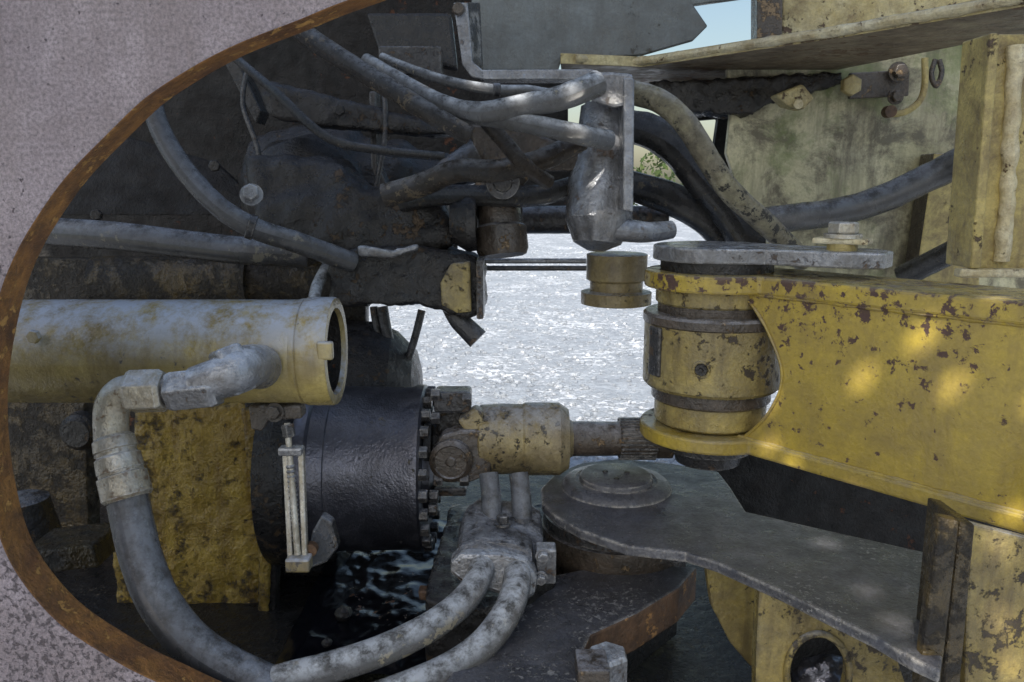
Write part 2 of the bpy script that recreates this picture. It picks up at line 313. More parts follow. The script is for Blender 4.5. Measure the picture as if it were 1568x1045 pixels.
dd=1.14
sp=[]
for x0,x1 in ((434,446),(458,468)):
    sp.append(plate("link_bar",polyD([(x0-3,688,dd),(x0+6,686,dd),(x1+2,860,dd-.01),(x1-6,862,dd-.01)]),(0,.012,0),m_zinc,bevel=.002))
sp.append(box("top_yoke",P(446,690,dd),(.034,.02,.012),m_steel))
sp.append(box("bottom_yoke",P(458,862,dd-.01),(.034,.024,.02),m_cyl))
sp.append(T("threaded_rod",[(440,648,dd),(444,700,dd),(456,850,dd-.01)],5,m_zinc))
for i in range(16):
    t=i/15; sp.append(lathe("spring_coil",P(445+9*t,712+112*t,dd),P(454,824,dd)-P(445,712,dd),[(0,W(6.2,dd)),(.0025,W(7.5,dd)),(.005,W(6.2,dd))],m_steel,seg=16))
sp.append(hexn("rod_nut",P(440,650,dd),P(444,674,dd)-P(440,650,dd),W(20,dd),W(10,dd),m_dkst))
sp.append(plate("lever",polyD([(470,850,1.16),(478,815,1.17),(492,790,1.18),(508,800,1.18),(518,840,1.18),(500,862,1.17),(474,872,1.16)]),(0,.02,0),m_dkst))
sp.append(lathe("lever_pin",P(478,838,1.15),-Y,[(0,W(10,1.15)),(.012,W(10,1.15))],m_rusty))
sp.append(plate("hanger",polyD([(380,622,1.17),(460,622,1.17),(462,642,1.17),(410,645,1.17),(400,662,1.17),(384,658,1.17)]),(0,.03,0),m_brown))
sp.append(bolt("hanger_bolt",P(420,632,1.165),Vector((0,-1,.2)),W(11,1.15),.01,m_brown))
group("brake_spring_link",sp)

# ================= drum + hub
dc=P(655,716,1.48); r=W(128,1.48)
Ld=W(175,1.48)
dr=[]
dr.append(lathe("drum",dc-X*Ld,X,[(-.05,r*1.0),(0,r*1.03),(.006,r*1.05),(.02,r*1.05),(.024,r*1.0),(.05,r*.985),(.052,r*.97),(Ld-.03,r*.955),(Ld-.018,r*.99),(Ld-.004,r*.99),(Ld,r*.96),(Ld,r*.6),(Ld+.012,r*.58),(Ld+.02,r*.40)],m_drum,seg=96))
for k in range(24):
    a=2*math.pi*k/24
    dr.append(hexn("flange_bolt",dc+X*(-.002)+Y*math.cos(a)*r*.9+Z*math.sin(a)*r*.9,X,.016,W(10,1.4),m_dkst,rot=a))
dr.append(lathe("backing_plate",dc-X*(Ld+.06),X,[(0,r*.9),(.0,r*1.12),(.03,r*1.15),(.05,r*1.1),(.06,r*1.0)],m_blk,seg=72))
bh=P(600,600,1.66)
dr.append(lathe("hub_housing",bh-X*.14,X,[(0,.15),(.05,.15),(.10,.145),(.15,.13),(.19,.09),(.20,.05)],m_blk,jit=.05))
dr.append(T("vent_pipe",[(585,470,1.6),(592,510,1.6),(604,560,1.6)],9,m_dkst))
dr.append(T("vent_pipe_thin",[(646,475,1.6),(636,515,1.6),(622,560,1.6)],6,m_dkst))
dr.append(T("vent_pipe_b",[(572,470,1.6),(580,515,1.6),(596,550,1.6)],6,m_dkst))
group("brake_drum",dr)

# ================= universal joint + drive shaft
d0=1.42
uj=[]
uj.append(lathe("flange_yoke",P(655,680,1.46),X,[(0,W(62,d0)),(.012,W(60,d0)),(.014,W(40,d0)),(.05,W(34,d0))],m_blk))
uj.append(plate("near_yoke_ear",polyD([(664,690,1.36),(675,668,1.36),(700,660,1.36),(745,660,1.36),(760,680,1.37),(750,728,1.37),(715,742,1.36),(680,738,1.36),(665,720,1.36)]),(0,.04,0),m_brown,bevel=.006))
uj.append(lathe("bearing_cap",P(692,702,1.375),Vector((-.02,-1,.05)),[(0,W(34,1.36)),(.02,W(33,1.36)),(.024,W(29,1.36)),(.026,W(26,1.36)),(.023,W(24,1.36)),(.023,W(8,1.36)),(.025,W(6,1.36))],m_brown))
uj.append(box("cross_ear_top",P(694,612,1.40),(W(56,1.4),.05,W(34,1.4)),m_dkst,bevel=.006))
uj.append(box("ear_top_stub",P(690,640,1.42),(W(40,1.4),.05,W(40,1.4)),m_blk,bevel=.006))
uj.append(plate("cap_strap",polyD([(700,645,1.37),(728,625,1.37),(740,632,1.37),(745,700,1.37),(722,700,1.37),(716,668,1.37)]),(0,.03,0),m_yoke,bevel=.005))
uj.append(box("cross_ear_low",P(690,748,1.42),(W(50,1.4),.04,W(14,1.4)),m_dkst,bevel=.004))
for x,y in((668,605),(668,640),(665,760),(672,735),(664,780),(712,735),(716,612)):
    uj.append(hexn("yoke_bolt",P(x-8,y,1.365),X,.016,W(10,1.36),m_dkst,rot=x))
A=P(728,672,1.42)
uj.append(lathe("slip_yoke",A,X,[(0,W(40,d0)),(W(8,d0),W(52,d0)),(W(40,d0),W(54,d0)),(W(72,d0),W(53,d0)),(W(76,d0),W(55.5,d0)),(W(128,d0),W(55.5,d0)),(W(142,d0),W(46,d0)),(W(144,d0),W(30,d0)),(W(150,d0),W(26,d0)),(W(225,d0),W(25,d0))],m_yoke,seg=72))
uj.append(lathe("tube_shaft",P(868,672,1.42),X,[(0,W(27,d0)),(W(80,d0),W(26,d0)),(W(82,d0),W(30,d0)),(W(120,d0),W(30,d0)),(W(160,d0),W(30,d0))],m_brown))
for k in range(28):
    a=2*math.pi*k/28; q=W(31,d0)
    uj.append(box("spline",P(975,672,1.42)+Y*math.cos(a)*q+Z*math.sin(a)*q,(W(55,d0),.003,.003),m_dkst,bevel=0))
group("drive_shaft",uj)

# ================= floor frame
zf=.54
fp=[]
fp.append(plate("belly_plate",[PZ(x,y,zf) for x,y in[(-300,700),(850,715),(880,760),(1150,770),(1200,900),(1250,1300),(-300,1300)]],(0,0,-.03),m_floor,bevel=.002))
fp.append(plate("raised_pad",[PZ(x,y,zf+.15) for x,y in[(640,1120),(700,1010),(780,935),(850,880),(940,862),(1068,868),(1040,900),(975,940),(905,972),(893,1000),(880,1150)]],(0,0,-.06),[m_link,m_rusty],sidemat=True,bevel=.004))
fp.append(plate("pad_pedestal",[PZ(x,y,zf+.09) for x,y in[(660,1120),(760,980),(960,905),(1040,900),(905,1000),(870,1150)]],(0,0,-.088),m_blk))
fp.append(rough(plate("manifold_base",[PZ(x,y,zf+.17) for x,y in[(655,885),(690,770),(840,770),(850,880),(770,935),(650,920)]],(0,0,-.16),[m_blk],bevel=.004),.012,.03,.006))
fp.append(plate("base_edge_strip",polyD([(640,905,1.22),(690,908,1.2),(770,930,1.17),(770,950,1.17),(690,925,1.2),(642,920,1.22)]),(0,.02,0),m_rusty))
fp.append(hexn("corner_bolt",P(930,1045,1.05),Z,.045,W(32,1.05),m_steel))
fp.append(box("corner_bracket",P(905,1075,1.02),(.04,.05,.12),m_brown))
group("lower_frame",fp)
xs=(PZ(415,1060,zf).x,PZ(670,850,zf).x+.06); ysr=(PZ(500,1060,zf).y,PZ(600,815,zf).y)
v=[];f=[];nx=130;ny=130
for j in range(ny+1):
    for i in range(nx+1):
        x=xs[0]+(xs[1]-xs[0])*i/nx; y=ysr[0]+(ysr[1]-ysr[0])*j/ny
        q=Vector((x*22,y*16,0)); h=.0060*noise.noise(q)+.0018*noise.noise(q*2.6)
        v.append((x,y,zf+.03+h))
for j in range(ny):
    for i in range(nx): f.append([j*(nx+1)+i,j*(nx+1)+i+1,(j+1)*(nx+1)+i+1,(j+1)*(nx+1)+i])
group("oil_puddle",[obj("oil_surface",v,f,m_oil,smooth=True,ang=180)])
rk=[]
for i,(x,y,s) in enumerate([(525,940,14),(500,985,8)]):
    c=PZ(x,y,zf+.04); rr=W(s,1.3)
    rk.append(lathe("clump",c,Z,[(-rr*.5,rr*.8),(0,rr),(rr*.5,rr*.8),(rr*.9,rr*.3)],m_blk,seg=12,jit=.5))
group("grease_clumps",rk)

# ================= hydraulic manifold with two hoses
mf=[]
for x in(752,798):
    mf.append(T("upper_pipe",[(x-4,725,1.30),(x,760,1.29),(x+2,815,1.27)],(15,16),m_hose))
    mf.append(lathe("pipe_collar",P(x+1,798,1.275),P(x+2,815,1.27)-P(x,760,1.29),[(0,W(19,1.28)),(.014,W(19,1.28))],m_dkst))
def clampblk(name,pp,vec,mat): return plate(name,polyD(pp),vec,mat,bevel=.007)
mf.append(clampblk("clamp_top",[(708,815,1.22),(732,798,1.25),(812,806,1.25),(834,822,1.24),(830,850,1.21),(820,880,1.19),(772,872,1.18),(706,870,1.18),(696,852,1.19)],(0,.07,.012),m_dkst))
mf.append(clampblk("clamp_face",[(690,862,1.165),(704,848,1.165),(770,850,1.16),(808,860,1.16),(824,884,1.155),(820,914,1.155),(798,924,1.155),(704,892,1.165),(688,880,1.165)],(0,.035,0),m_steel))
mf.append(clampblk("hose_saddle",[(700,838,1.18),(740,822,1.19),(790,828,1.19),(816,842,1.18),(818,870,1.17),(772,860,1.17),(704,862,1.17)],(0,.05,0),m_dkst))
mf.append(box("side_lug",P(836,862,1.20),(W(30,1.2),.03,W(56,1.2)),m_steel))
mf.append(bolt("lug_bolt",P(832,852,1.18),-Y,W(9,1.18),.01,m_steel))
mf.append(bolt("lug_bolt",P(828,886,1.175),-Y,W(8,1.18),.01,m_steel))
mf.append(bolt("clamp_bolt",P(770,800,1.235),Z,W(10,1.22),.012,m_dkst))
group("hydraulic_flange_clamp",mf)
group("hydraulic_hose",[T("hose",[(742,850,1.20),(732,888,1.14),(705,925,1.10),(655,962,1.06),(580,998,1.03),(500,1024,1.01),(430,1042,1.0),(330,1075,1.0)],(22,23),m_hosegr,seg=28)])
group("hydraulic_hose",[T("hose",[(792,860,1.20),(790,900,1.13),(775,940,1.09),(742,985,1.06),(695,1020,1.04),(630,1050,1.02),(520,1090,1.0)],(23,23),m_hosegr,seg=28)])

# ================= articulation pin joint & yellow arm
A0=P(1140,432,1.25); A0.z=0; B0=P(1568,470,.96); B0.z=0
u=(B0-A0).normalized(); nrm=Vector((u.y,-u.x,0)); 
if nrm.y>0: nrm=-nrm
C=P(1090,550,1.36); C.z=0
foot=A0+u*((C-A0).dot(u)); hd=(foot-C).length
def armpoly(r,z,front_off=hd,back_off=.105,far=.75):
    fa=math.acos(front_off/r); ba=math.acos(back_off/r); pts=[]
    a0=-fa; a1=math.pi+ba
    for i in range(41):
        a=a0+(a1-a0)*i/40
        pts.append(C+(nrm*math.cos(a)-u*math.sin(a))*r+Z*z)
    e=C+u*far
    pts.append(e-nrm*back_off+Z*z); pts.append(e+nrm*front_off+Z*z)
    return pts
am=[]
am.append(plate("top_flange",armpoly(.118,z_tb,front_off=hd+.006),(0,0,z_tp-z_tb),m_yel,bevel=.004))
am.append(plate("bottom_flange",armpoly(.118,z_bb,front_off=hd+.008),(0,0,(z_bt-z_bb)*.8),m_yel,bevel=.004))
p0=A0
def PA(x,y): return PV(x,y,p0,nrm)
left=[(1136,453),(1150,465),(1168,492),(1184,525),(1196,560),(1197,585),(1190,610),(1170,642),(1142,668),(1122,686)]
lp=smoothpts([PA(x,y) for x,y in left],4)
zb=z_bt-.004
lp[0].z=z_tb+.002; lp[-1].z=zb
for i in range(1,len(lp)): lp[i].z=min(lp[i].z,lp[i-1].z-.0005)
def webmesh(name,off,mat,th):
    n=len(lp); nc=14; v=[];f=[]
    for side in (0,1):
        for i,p in enumerate(lp):
            s0=(p-A0).dot(u)
            for j in range(nc+1):
                q=A0+u*(s0+(.62-s0)*j/nc)+off-nrm*th*side; q.z=p.z; v.append(q)
    W1=nc+1; o2=n*W1
    for i in range(n-1):
        for j in range(nc):
            a=i*W1+j; f.append([a,a+1,a+W1+1,a+W1]); f.append([o2+a+W1,o2+a+W1+1,o2+a+1,o2+a])
        f.append([i*W1,(i+1)*W1,o2+(i+1)*W1,o2+i*W1]); e=i*W1+nc; f.append([e+W1,e,o2+e,o2+e+W1])
    for j in range(nc):
        f.append([j+1,j,o2+j,o2+j+1]); a=(n-1)*W1+j; f.append([a,a+1,o2+a+1,o2+a])
    return obj(name,v,f,mat)
am.append(webmesh("side_web",Vector((0,0,0)),m_yel,.02))
am.append(webmesh("inner_web",-nrm*.13+u*.03,m_yelold,.012))
def weld(name,a,b,r,mat,n=60):
    pts=[a+(b-a)*(i/n)+Vector((random.uniform(-1,1),random.uniform(-1,1),random.uniform(-1,1)))*r*.18 for i in range(n+1)]
    return tube(name,pts,r,mat,seg=8,k=2,wob=.5)
wa=Vector((lp[0].x,lp[0].y,z_tb-.001))+nrm*.001
am.append(weld("weld_top",wa+u*.01,wa+u*.58,.003,m_yel))
wb=Vector((lp[-1].x,lp[-1].y,z_bt-.006))+nrm*.001
am.append(weld("weld_bottom",wb+u*.01,wb+u*.6,.003,m_yel))
am.append(tube("web_edge_weld",[p+nrm*.001 for p in lp[1:-1]],.0025,m_yel,seg=8,k=2,wob=.4))
group("yellow_frame_arm",am)
pj=[]
zz=lambda y:zat(y,dF)
def ring(name,y0,y1,r,mat,ch=.003):
    za,zb_=zz(y1),zz(y0)
    return lathe(name,C+Z*za,Z,[(0,r-ch),(ch,r),(zb_-za-ch,r),(zb_-za,r-ch)],mat,seg=80)
pj.append(ring("upper_spacer",446,476,.098,m_yelold))
pj.append(ring("upper_washer",474,497,.094,m_brown))
pj.append(ring("bushing",492,616,.1155,m_yelold,ch=.006))
pj.append(ring("bushing_lip",490,510,.118,m_brown,ch=.004))
pj.append(ring("lower_spacer",614,640,.100,m_brown))
pj.append(ring("lower_washer",636,678,.094,m_yelold))
pj.append(ring("pin",400,720,.06,m_steel))
hdv=Vector((P(1073,570,1.25).x-C.x,P(1073,570,1.25).y-C.y,0)).normalized()
hz=zat(570,1.24)
pj.append(lathe("grease_port_ring",C+hdv*.112+Z*hz,hdv,[(0,W(16,1.25)),(.0045,W(14,1.25)),(.005,W(11,1.25)),(-.004,W(10,1.25))],m_yelold,seg=24))
pj.append(lathe("grease_port",C+hdv*.1155+Z*hz,hdv,[(0,W(10,1.25)),(.0035,W(9,1.25)),(.0035,W(4,1.25)),(.008,W(3,1.25))],m_blk,seg=20))
kp=C+Vector((-.99,-.45,0)).normalized()*.112
pj.append(box("stop_key",kp+Z*zz(550),(.016,.03,zz(510)-zz(592)),m_dkst,Matrix.Rotation(math.radians(24),3,'Z')))
group("articulation_pin_joint",pj)
rt=[]
zr=z_tp+.017
e=(P(1318,390,1.17)-P(1080,390,1.30)); e.z=0; ed_=e.normalized(); en_=Vector((ed_.y,-ed_.x,0))
C2=C+Vector((-.005,-.0,0))
pts=[]
for i in range(25):
    a=math.radians(-100)+math.radians(200)*i/24
    pts.append(C2-ed_*math.cos(a)*.1+en_*(-math.sin(a))*.1)
tip=C2+ed_*.245
pts+= [C2+ed_*.06-en_*.078, tip-en_*.055, tip+ed_*.025-en_*.02, tip+ed_*.02+en_*.03, tip-ed_*.02+en_*.05, C2+ed_*.10+en_*.055]
cc=sum(pts,Vector())/len(pts)
pts.sort(key=lambda p: math.atan2((p-cc).y,(p-cc).x))
rt.append(plate("plate",[p+Z*zr for p in pts],(0,0,.024),m_steel,bevel=.003))
rt.append(lathe("gasket",C+Z*z_tp,Z,[(0.0,.092),(.017,.092)],m_blk))
bp_=tip-ed_*.045
rt.append(box("lock_washer",bp_+Z*(zr+.024+.014),(.080,.045,.009),m_weld,Matrix.Rotation(math.atan2(ed_.y,ed_.x),3,'Z')))
rt.append(lathe("spacer",bp_+Z*(zr+.024),Z,[(0,.022),(.010,.022)],m_creamy))
rt.append(lathe("washer",bp_+Z*(zr+.0425),Z,[(0,.028),(.006,.028)],m_zinc))
rt.append(hexn("retainer_bolt",bp_+Z*(zr+.0485),Z,.018,.023,m_zinc,rot=.4))
group("pin_retainer_plate",rt)

# ================= lower link plate
zl=zat(745,1.38); LC=P(943,745,1.38)
lk=[]
out=[(1030,710),(1100,722),(1118,745),(1142,783),(1250,808),(1420,846),(1462,858),(1440,1028),(1400,1010),(1340,975),(1280,946),(1200,906),(1100,862),(1050,846),(960,836),(890,812),(850,790),(830,770),(828,748),(850,725),(890,709),(950,702)]
lk.append(plate("plate",[PZ(x,y,zl) for x,y in out],(0,0,-.016),m_link,bevel=.003))
r1=W(78,1.38)
lk.append(lathe("pin_cap",LC,Z,[(0,r1*1.08),(.006,r1*1.05),(.010,r1),(.012,r1*.92),(.014,r1*.80),(.012,r1*.78),(.012,r1*.72),(.02,r1*.70),(.022,r1*.66)],m_link,seg=72))
for k in range(3):
    a=k*2.1+.4; lk.append(lathe("cap_dimple",LC+Vector((math.cos(a)*.022,math.sin(a)*.022,.0222)),Z,[(0,.005),(.002,.004)],m_blk,seg=12))
lk.append(lathe("upper_seal",LC-Z*.017,-Z,[(0,.118),(.012,.121),(.016,.112),(.024,.112),(.028,.124),(.045,.126),(.05,.118)],m_dkst,seg=72))
lk.append(lathe("lower_boss",LC-Z*.066,-Z,[(0,.128),(.03,.13),(.05,.124),(.14,.124)],[m_brown],seg=72))
group("lower_link_plate",lk)

hole=[PY(1252+48*math.cos(a),1030+60*math.sin(a),.98) for a in [i*math.pi/14 for i in range(28)]]
q=[]
q.append(plate("holed_plate",polyY([(1163,900),(1200,905),(1262,938),(1320,962),(1370,1000),(1385,1045),(1400,1250),(1155,1250),(1158,1000)],.98),(0,.02,0),m_yelold,hole=hole[::-1]))
q.append(plate("back_plate",polyY([(1080,865),(1180,880),(1175,1015),(1150,1022),(1118,985),(1090,930)],1.12),(0,.02,0),m_yelold))
q.append(rough(lathe("ball_socket",PY(1262,1045,1.06),-Y,[(0,.05),(.02,.05),(.03,.03),(.05,.025)],m_drum),.02,.02,.004))
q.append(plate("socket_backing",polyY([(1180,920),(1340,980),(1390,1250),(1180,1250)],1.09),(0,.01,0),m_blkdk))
q.append(tube("hole_rim",[h-Y*.001 for h in hole]+[hole[0]-Y*.001],.005,m_yelold,seg=8,k=2))
q.append(plate("rear_gusset",polyY([(1360,1000),(1430,1040),(1430,1250),(1390,1250),(1375,1045)],1.0),(0,.02,0),m_dkst))
group("yellow_lower_bracket",q)
q=[]
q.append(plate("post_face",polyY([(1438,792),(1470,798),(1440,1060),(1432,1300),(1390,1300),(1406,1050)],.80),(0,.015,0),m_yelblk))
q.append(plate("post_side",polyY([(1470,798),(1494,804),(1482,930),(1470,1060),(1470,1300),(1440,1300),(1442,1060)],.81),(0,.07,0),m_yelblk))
q.append(plate("panel",polyY([(1484,802),(1750,870),(1750,1300),(1476,1300),(1478,1000)],.86),(0,.015,0),m_yelold))
group("yellow_corner_post",q)
q=[]
q.append(plate("void_shade_sheet",polyY([(1095,640),(1600,680),(1600,900),(1095,900)],1.75),(0,.03,0),m_blkdk))  # dark sheet standing in for the shaded void under the arm
q.append(lathe("lower_pin_nut",C+Z*(z_bb-.002),-Z,[(0,.075),(.02,.075),(.022,.06),(.045,.055)],m_dkst))
group("under_arm_shade_and_nut",q)

# ================= upper right
q=[]
q.append(plate("wall_sheet",polyY([(1112,90),(1118,180),(1112,235),(1130,290),(1175,330),(1180,520),(1600,520),(1600,20),(1280,60)],1.85),(0,.02,0),m_pale))
q.append(plate("wall_step",polyY([(1430,235),(1500,235),(1500,440),(1400,440)],1.78),(0,.06,0),[m_creamy,m_brown],sidemat=True))
group("pale_tank_wall",q)
zt=zat(100,1.7)
q=[]
def PT(x,y): return PZ(x,y,zt)
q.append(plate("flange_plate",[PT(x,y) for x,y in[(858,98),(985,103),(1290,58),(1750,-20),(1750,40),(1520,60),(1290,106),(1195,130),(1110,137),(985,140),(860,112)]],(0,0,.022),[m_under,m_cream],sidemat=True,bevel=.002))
q.append(tube("flange_edge_bead",[PT(880,99)+Z*.012,PT(985,102)+Z*.012,PT(1290,57)+Z*.012,PT(1740,-19)+Z*.012],.009,m_weld,seg=10,k=20,wob=.35))
group("cream_upper_flange",q)
q=[]
q.append(plate("post_web",polyY([(1520,52),(1700,52),(1700,425),(1488,412),(1500,300)],1.14),(0,.02,0),m_creamy))
q.append(plate("post_flange",polyY([(1517,50),(1532,50),(1503,412),(1487,412)],1.12),(0,.07,0),m_creamy))
q.append(tube("post_weld",[PY(1556,70,1.138),PY(1548,180,1.138),PY(1542,300,1.138),PY(1532,400,1.138)],.011,m_weld,seg=14,k=30,wob=.35))
q.append(box("base_weld",PY(1530,418,1.13),(.12,.02,.012),m_weld))
group("cream_post",q)
q=[]
q.append(rough(plate("crossmember",polyY([(990,128),(1290,110),(1290,128),(1180,158),(1150,176),(1050,172),(995,150)],1.82),(0,.1,0),m_blk),.02,.02,.006))
q.append(plate("bent_lug",polyY([(1188,145),(1230,128),(1248,150),(1232,168),(1205,162)],1.72),(0,.05,0),m_cream,bevel=.006))
q.append(lathe("lug_hole",PY(1222,160,1.715),-Y,[(0,W(7,1.7)),(.004,W(7,1.7))],m_weld,seg=16))
group("rusty_crossmember",q)
q=[]
q.append(box("backing",P(1345,130,1.74),(.13,.012,.055),m_brown,Matrix.Rotation(-.05,3,'Y')))
q.append(bolt("latch_bolt",P(1300,132,1.72),-Y,W(16,1.72),.02,m_cream,False))
q.append(bolt("latch_bolt",P(1376,110,1.715),-Y,W(11,1.72),.015,m_brown))
q.append(bolt("latch_bolt",P(1372,148,1.715),-Y,W(9,1.72),.012,m_brown))
q.append(T("latch_handle",[(1416,90,1.68),(1416,130,1.68),(1408,155,1.68),(1385,172,1.68),(1355,176,1.68)],5,m_creamy))
q.append(T("latch_ring",[(1432,92,1.7),(1426,115,1.7),(1434,132,1.7),(1442,112,1.7),(1438,92,1.7)],4,m_brown))
q.append(lathe("pivot",P(1358,172,1.68),-Y,[(0,W(9,1.7)),(.02,W(9,1.7))],m_rusty,seg=16))
group("door_latch",q)
group("cab_column",[plate("dark_column",polyY([(1160,-60),(1200,-60),(1198,60),(1160,60)],1.75),(0,.05,0),m_brown),plate("cream_column",polyY([(1200,-60),(1700,-60),(1700,20),(1198,60)],1.8),(0,.05,0),m_cream)])
q=[plate("sheet",polyY([(722,-300),(1162,-300),(1162,-6),(1062,8),(1084,40),(1062,62),(985,84),(860,92),(855,108),(722,108)],1.8),(0,.02,0),m_panel)]
group("grey_upper_panel",q)

# angle bracket
d1=1.28
q=[]
q.append(plate("vertical_leg",polyD([(694,4,d1),(716,4,d1),(724,95,d1),(742,110,d1),(742,122,d1),(722,118,d1),(708,100,d1)]),(0,.012,0),m_steel,bevel=.002))
q.append(plate("vertical_back",polyD([(712,4,d1+.002),(735,4,d1+.06),(740,108,d1+.06),(722,96,d1+.002)]),(0,.004,0),m_dkst,bevel=.001))
q.append(plate("shelf_edge",polyD([(724,107,d1),(905,106,d1),(925,112,d1),(915,122,d1),(740,122,d1)]),(0,.05,0),m_steel,bevel=.002))
q.append(plate("end_gusset",polyD([(905,112,d1),(935,110,d1-.01),(970,113,d1-.02),(971,160,d1-.02),(940,165,d1-.01),(905,155,d1)]),(0,.014,0),m_steel,bevel=.005))
q.append(plate("end_strip",polyD([(955,118,d1-.02),(972,120,d1-.02),(970,325,d1-.02),(954,322,d1-.02)]),(0,.10,0),m_steel,bevel=.003))
q.append(lathe("hook_notch",P(702,14,d1-.005),-Y,[(0,W(10,d1)),(.008,W(8,d1))],m_brown,seg=16))
bt=P(912,384,1.36); tp=P(930,165,1.36)
q.append(lathe("guide_sleeve",bt,tp-bt,[(0,W(14,1.34)),(.012,W(36,1.34)),(.05,W(52,1.34)),(.12,W(50,1.34)),(.15,W(46,1.34)),((tp-bt).length,W(40,1.34))],m_steel,jit=.15))
q.append(T("lower_arm",[(900,348,1.34),(950,352,1.34),(990,356,1.35),(1028,352,1.37)],(20,14),m_steel))
q.append(plate("web_gusset",polyD([(722,190,1.38),(790,192,1.38),(840,212,1.36),(890,232,1.34),(885,262,1.34),(820,262,1.36),(790,300,1.38),(730,310,1.4)]),(0,.02,0),m_brown,bevel=.005))
group("hose_guide_bracket",q)

def hz_(pp,r,mat,clamps=()):
    ps=[T("hose",pp,r,mat,wob=.05)]
    for i in clamps:
        a=P(*pp[i]); b=P(*pp[i+1]); rr=W(r if not isinstance(r,tuple) else max(r),pp[i][2])
        ps.append(lathe("hose_clamp",a,b-a,[(-.006,rr*1.04),(-.005,rr*1.14),(.005,rr*1.14),(.006,rr*1.04)],m_dkst,seg=24))
    group("hydraulic_hose",ps)
hz_([(430,20,1.3),(470,55,1.28),(530,95,1.25),(600,138,1.22),(665,178,1.2),(720,208,1.2)],(17,14),m_hosebr)
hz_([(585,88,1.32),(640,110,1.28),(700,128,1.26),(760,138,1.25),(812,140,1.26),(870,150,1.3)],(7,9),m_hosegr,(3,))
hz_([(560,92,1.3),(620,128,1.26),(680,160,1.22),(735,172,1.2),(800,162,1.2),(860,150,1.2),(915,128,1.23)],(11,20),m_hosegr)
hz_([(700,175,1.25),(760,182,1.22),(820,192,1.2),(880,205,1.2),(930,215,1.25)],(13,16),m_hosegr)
hz_([(735,175,1.26),(770,215,1.26),(800,250,1.26),(840,280,1.3)],12,m_hosebr)
hz_([(590,300,1.35),(650,282,1.33),(700,262,1.3),(760,262,1.28),(830,245,1.28),(890,215,1.3)],(19,16),m_hosebr)
hz_([(615,310,1.4),(660,300,1.38),(730,300,1.36),(820,300,1.36),(880,285,1.4)],16,m_hosedk)
hz_([(960,140,1.36),(1010,155,1.33),(1050,190,1.32),(1085,245,1.32),(1120,295,1.34),(1180,350,1.38),(1230,400,1.45)],(18,17),m_hoseyel)
hz_([(940,190,1.45),(990,200,1.42),(1035,225,1.42),(1075,270,1.42),(1120,320,1.44),(1150,370,1.46)],(24,34),m_hosedk)
hz_([(930,278,1.5),(985,290,1.48),(1040,310,1.48),(1090,340,1.5),(1130,390,1.52)],(22,28),m_hosedk)
hz_([(1560,225,1.5),(1490,240,1.55),(1430,268,1.6),(1350,305,1.62),(1280,325,1.62),(1200,335,1.6),(1120,345,1.6)],(23,21),m_hose)
hz_([(1540,345,1.5),(1480,375,1.55),(1430,400,1.6),(1380,425,1.65)],18,m_hosedk)
hz_([(225,110,1.25),(240,185,1.25),(275,250,1.25),(330,312,1.25),(385,348,1.26),(450,370,1.28),(540,402,1.35)],(15,17),m_hose,(4,))
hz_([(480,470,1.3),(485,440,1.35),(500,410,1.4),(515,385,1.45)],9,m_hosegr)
hz_([(350,80,1.45),(420,140,1.4),(500,210,1.4),(580,230,1.42),(680,240,1.42)],7,m_hosedk)

# upper-left machinery
q=[]
q.append(T("steering_tube",[(-40,345,1.4),(80,355,1.38),(180,362,1.36),(280,374,1.36),(370,384,1.36),(470,388,1.38)],(22,21),m_hose,seg=28))
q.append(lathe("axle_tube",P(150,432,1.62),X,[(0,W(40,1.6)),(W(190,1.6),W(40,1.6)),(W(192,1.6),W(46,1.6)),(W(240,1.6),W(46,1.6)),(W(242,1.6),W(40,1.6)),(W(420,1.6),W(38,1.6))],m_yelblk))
q.append(bolt("tube_bolt",P(385,298,1.2),Vector((.2,-1,.4)),W(13,1.2),.014,m_steel))
group("steering_linkage",q)
q=[]
q.append(rough(lathe("main_case",P(380,300,1.8),X,[(0,.07),(.03,.13),(.12,.15),(.25,.15),(.27,.125),(.36,.12),(.38,.10),(.46,.09)],m_blk,jit=.06),.02,.05,.01))
q.append(lathe("side_hump",P(470,300,1.62),Vector((.1,-1,0)),[(0,.12),(.05,.11),(.08,.08),(.1,.05)],m_blk,jit=.06))
q.append(rough(plate("upper_arm",polyD([(385,118,1.5),(470,138,1.5),(560,160,1.5),(660,186,1.5),(718,206,1.5),(640,208,1.5),(560,200,1.5),(470,192,1.5),(410,178,1.5)]),(0,.06,.0),m_blk,bevel=.01),.012,.03,.006))
q.append(plate("fin",polyD([(565,140,1.55),(575,140,1.55),(578,250,1.55),(600,300,1.55),(585,300,1.55),(568,255,1.55)]),(0,.06,0),m_dkst))
q.append(plate("fin_b",polyD([(340,90,1.6),(362,90,1.6),(400,170,1.6),(392,190,1.6)]),(0,.06,0),m_blk))
q.append(rough(plate("neck_web",polyD([(372,240,1.45),(520,240,1.45),(560,290,1.42),(680,315,1.4),(700,380,1.4),(600,400,1.4),(470,385,1.4),(390,345,1.42)]),(0,.1,0),m_blk,bevel=.02),.03,.06,.008))
q.append(T("funnel",[(600,300,1.42),(650,288,1.42),(700,262,1.42),(735,245,1.42)],(14,34),m_dkst))
q.append(rough(plate("lower_block",polyD([(500,398,1.36),(545,380,1.36),(640,378,1.36),(722,396,1.36),(740,408,1.36),(742,478,1.36),(716,490,1.36),(690,484,1.36),(640,468,1.36),(505,470,1.36)]),(0,.14,0),m_blk,bevel=.008),.016,.03,.006))
q.append(plate("block_end",polyD([(674,434,1.345),(690,404,1.345),(720,400,1.345),(722,478,1.345),(700,480,1.345),(676,468,1.345)]),(0,.008,0),m_yelold))
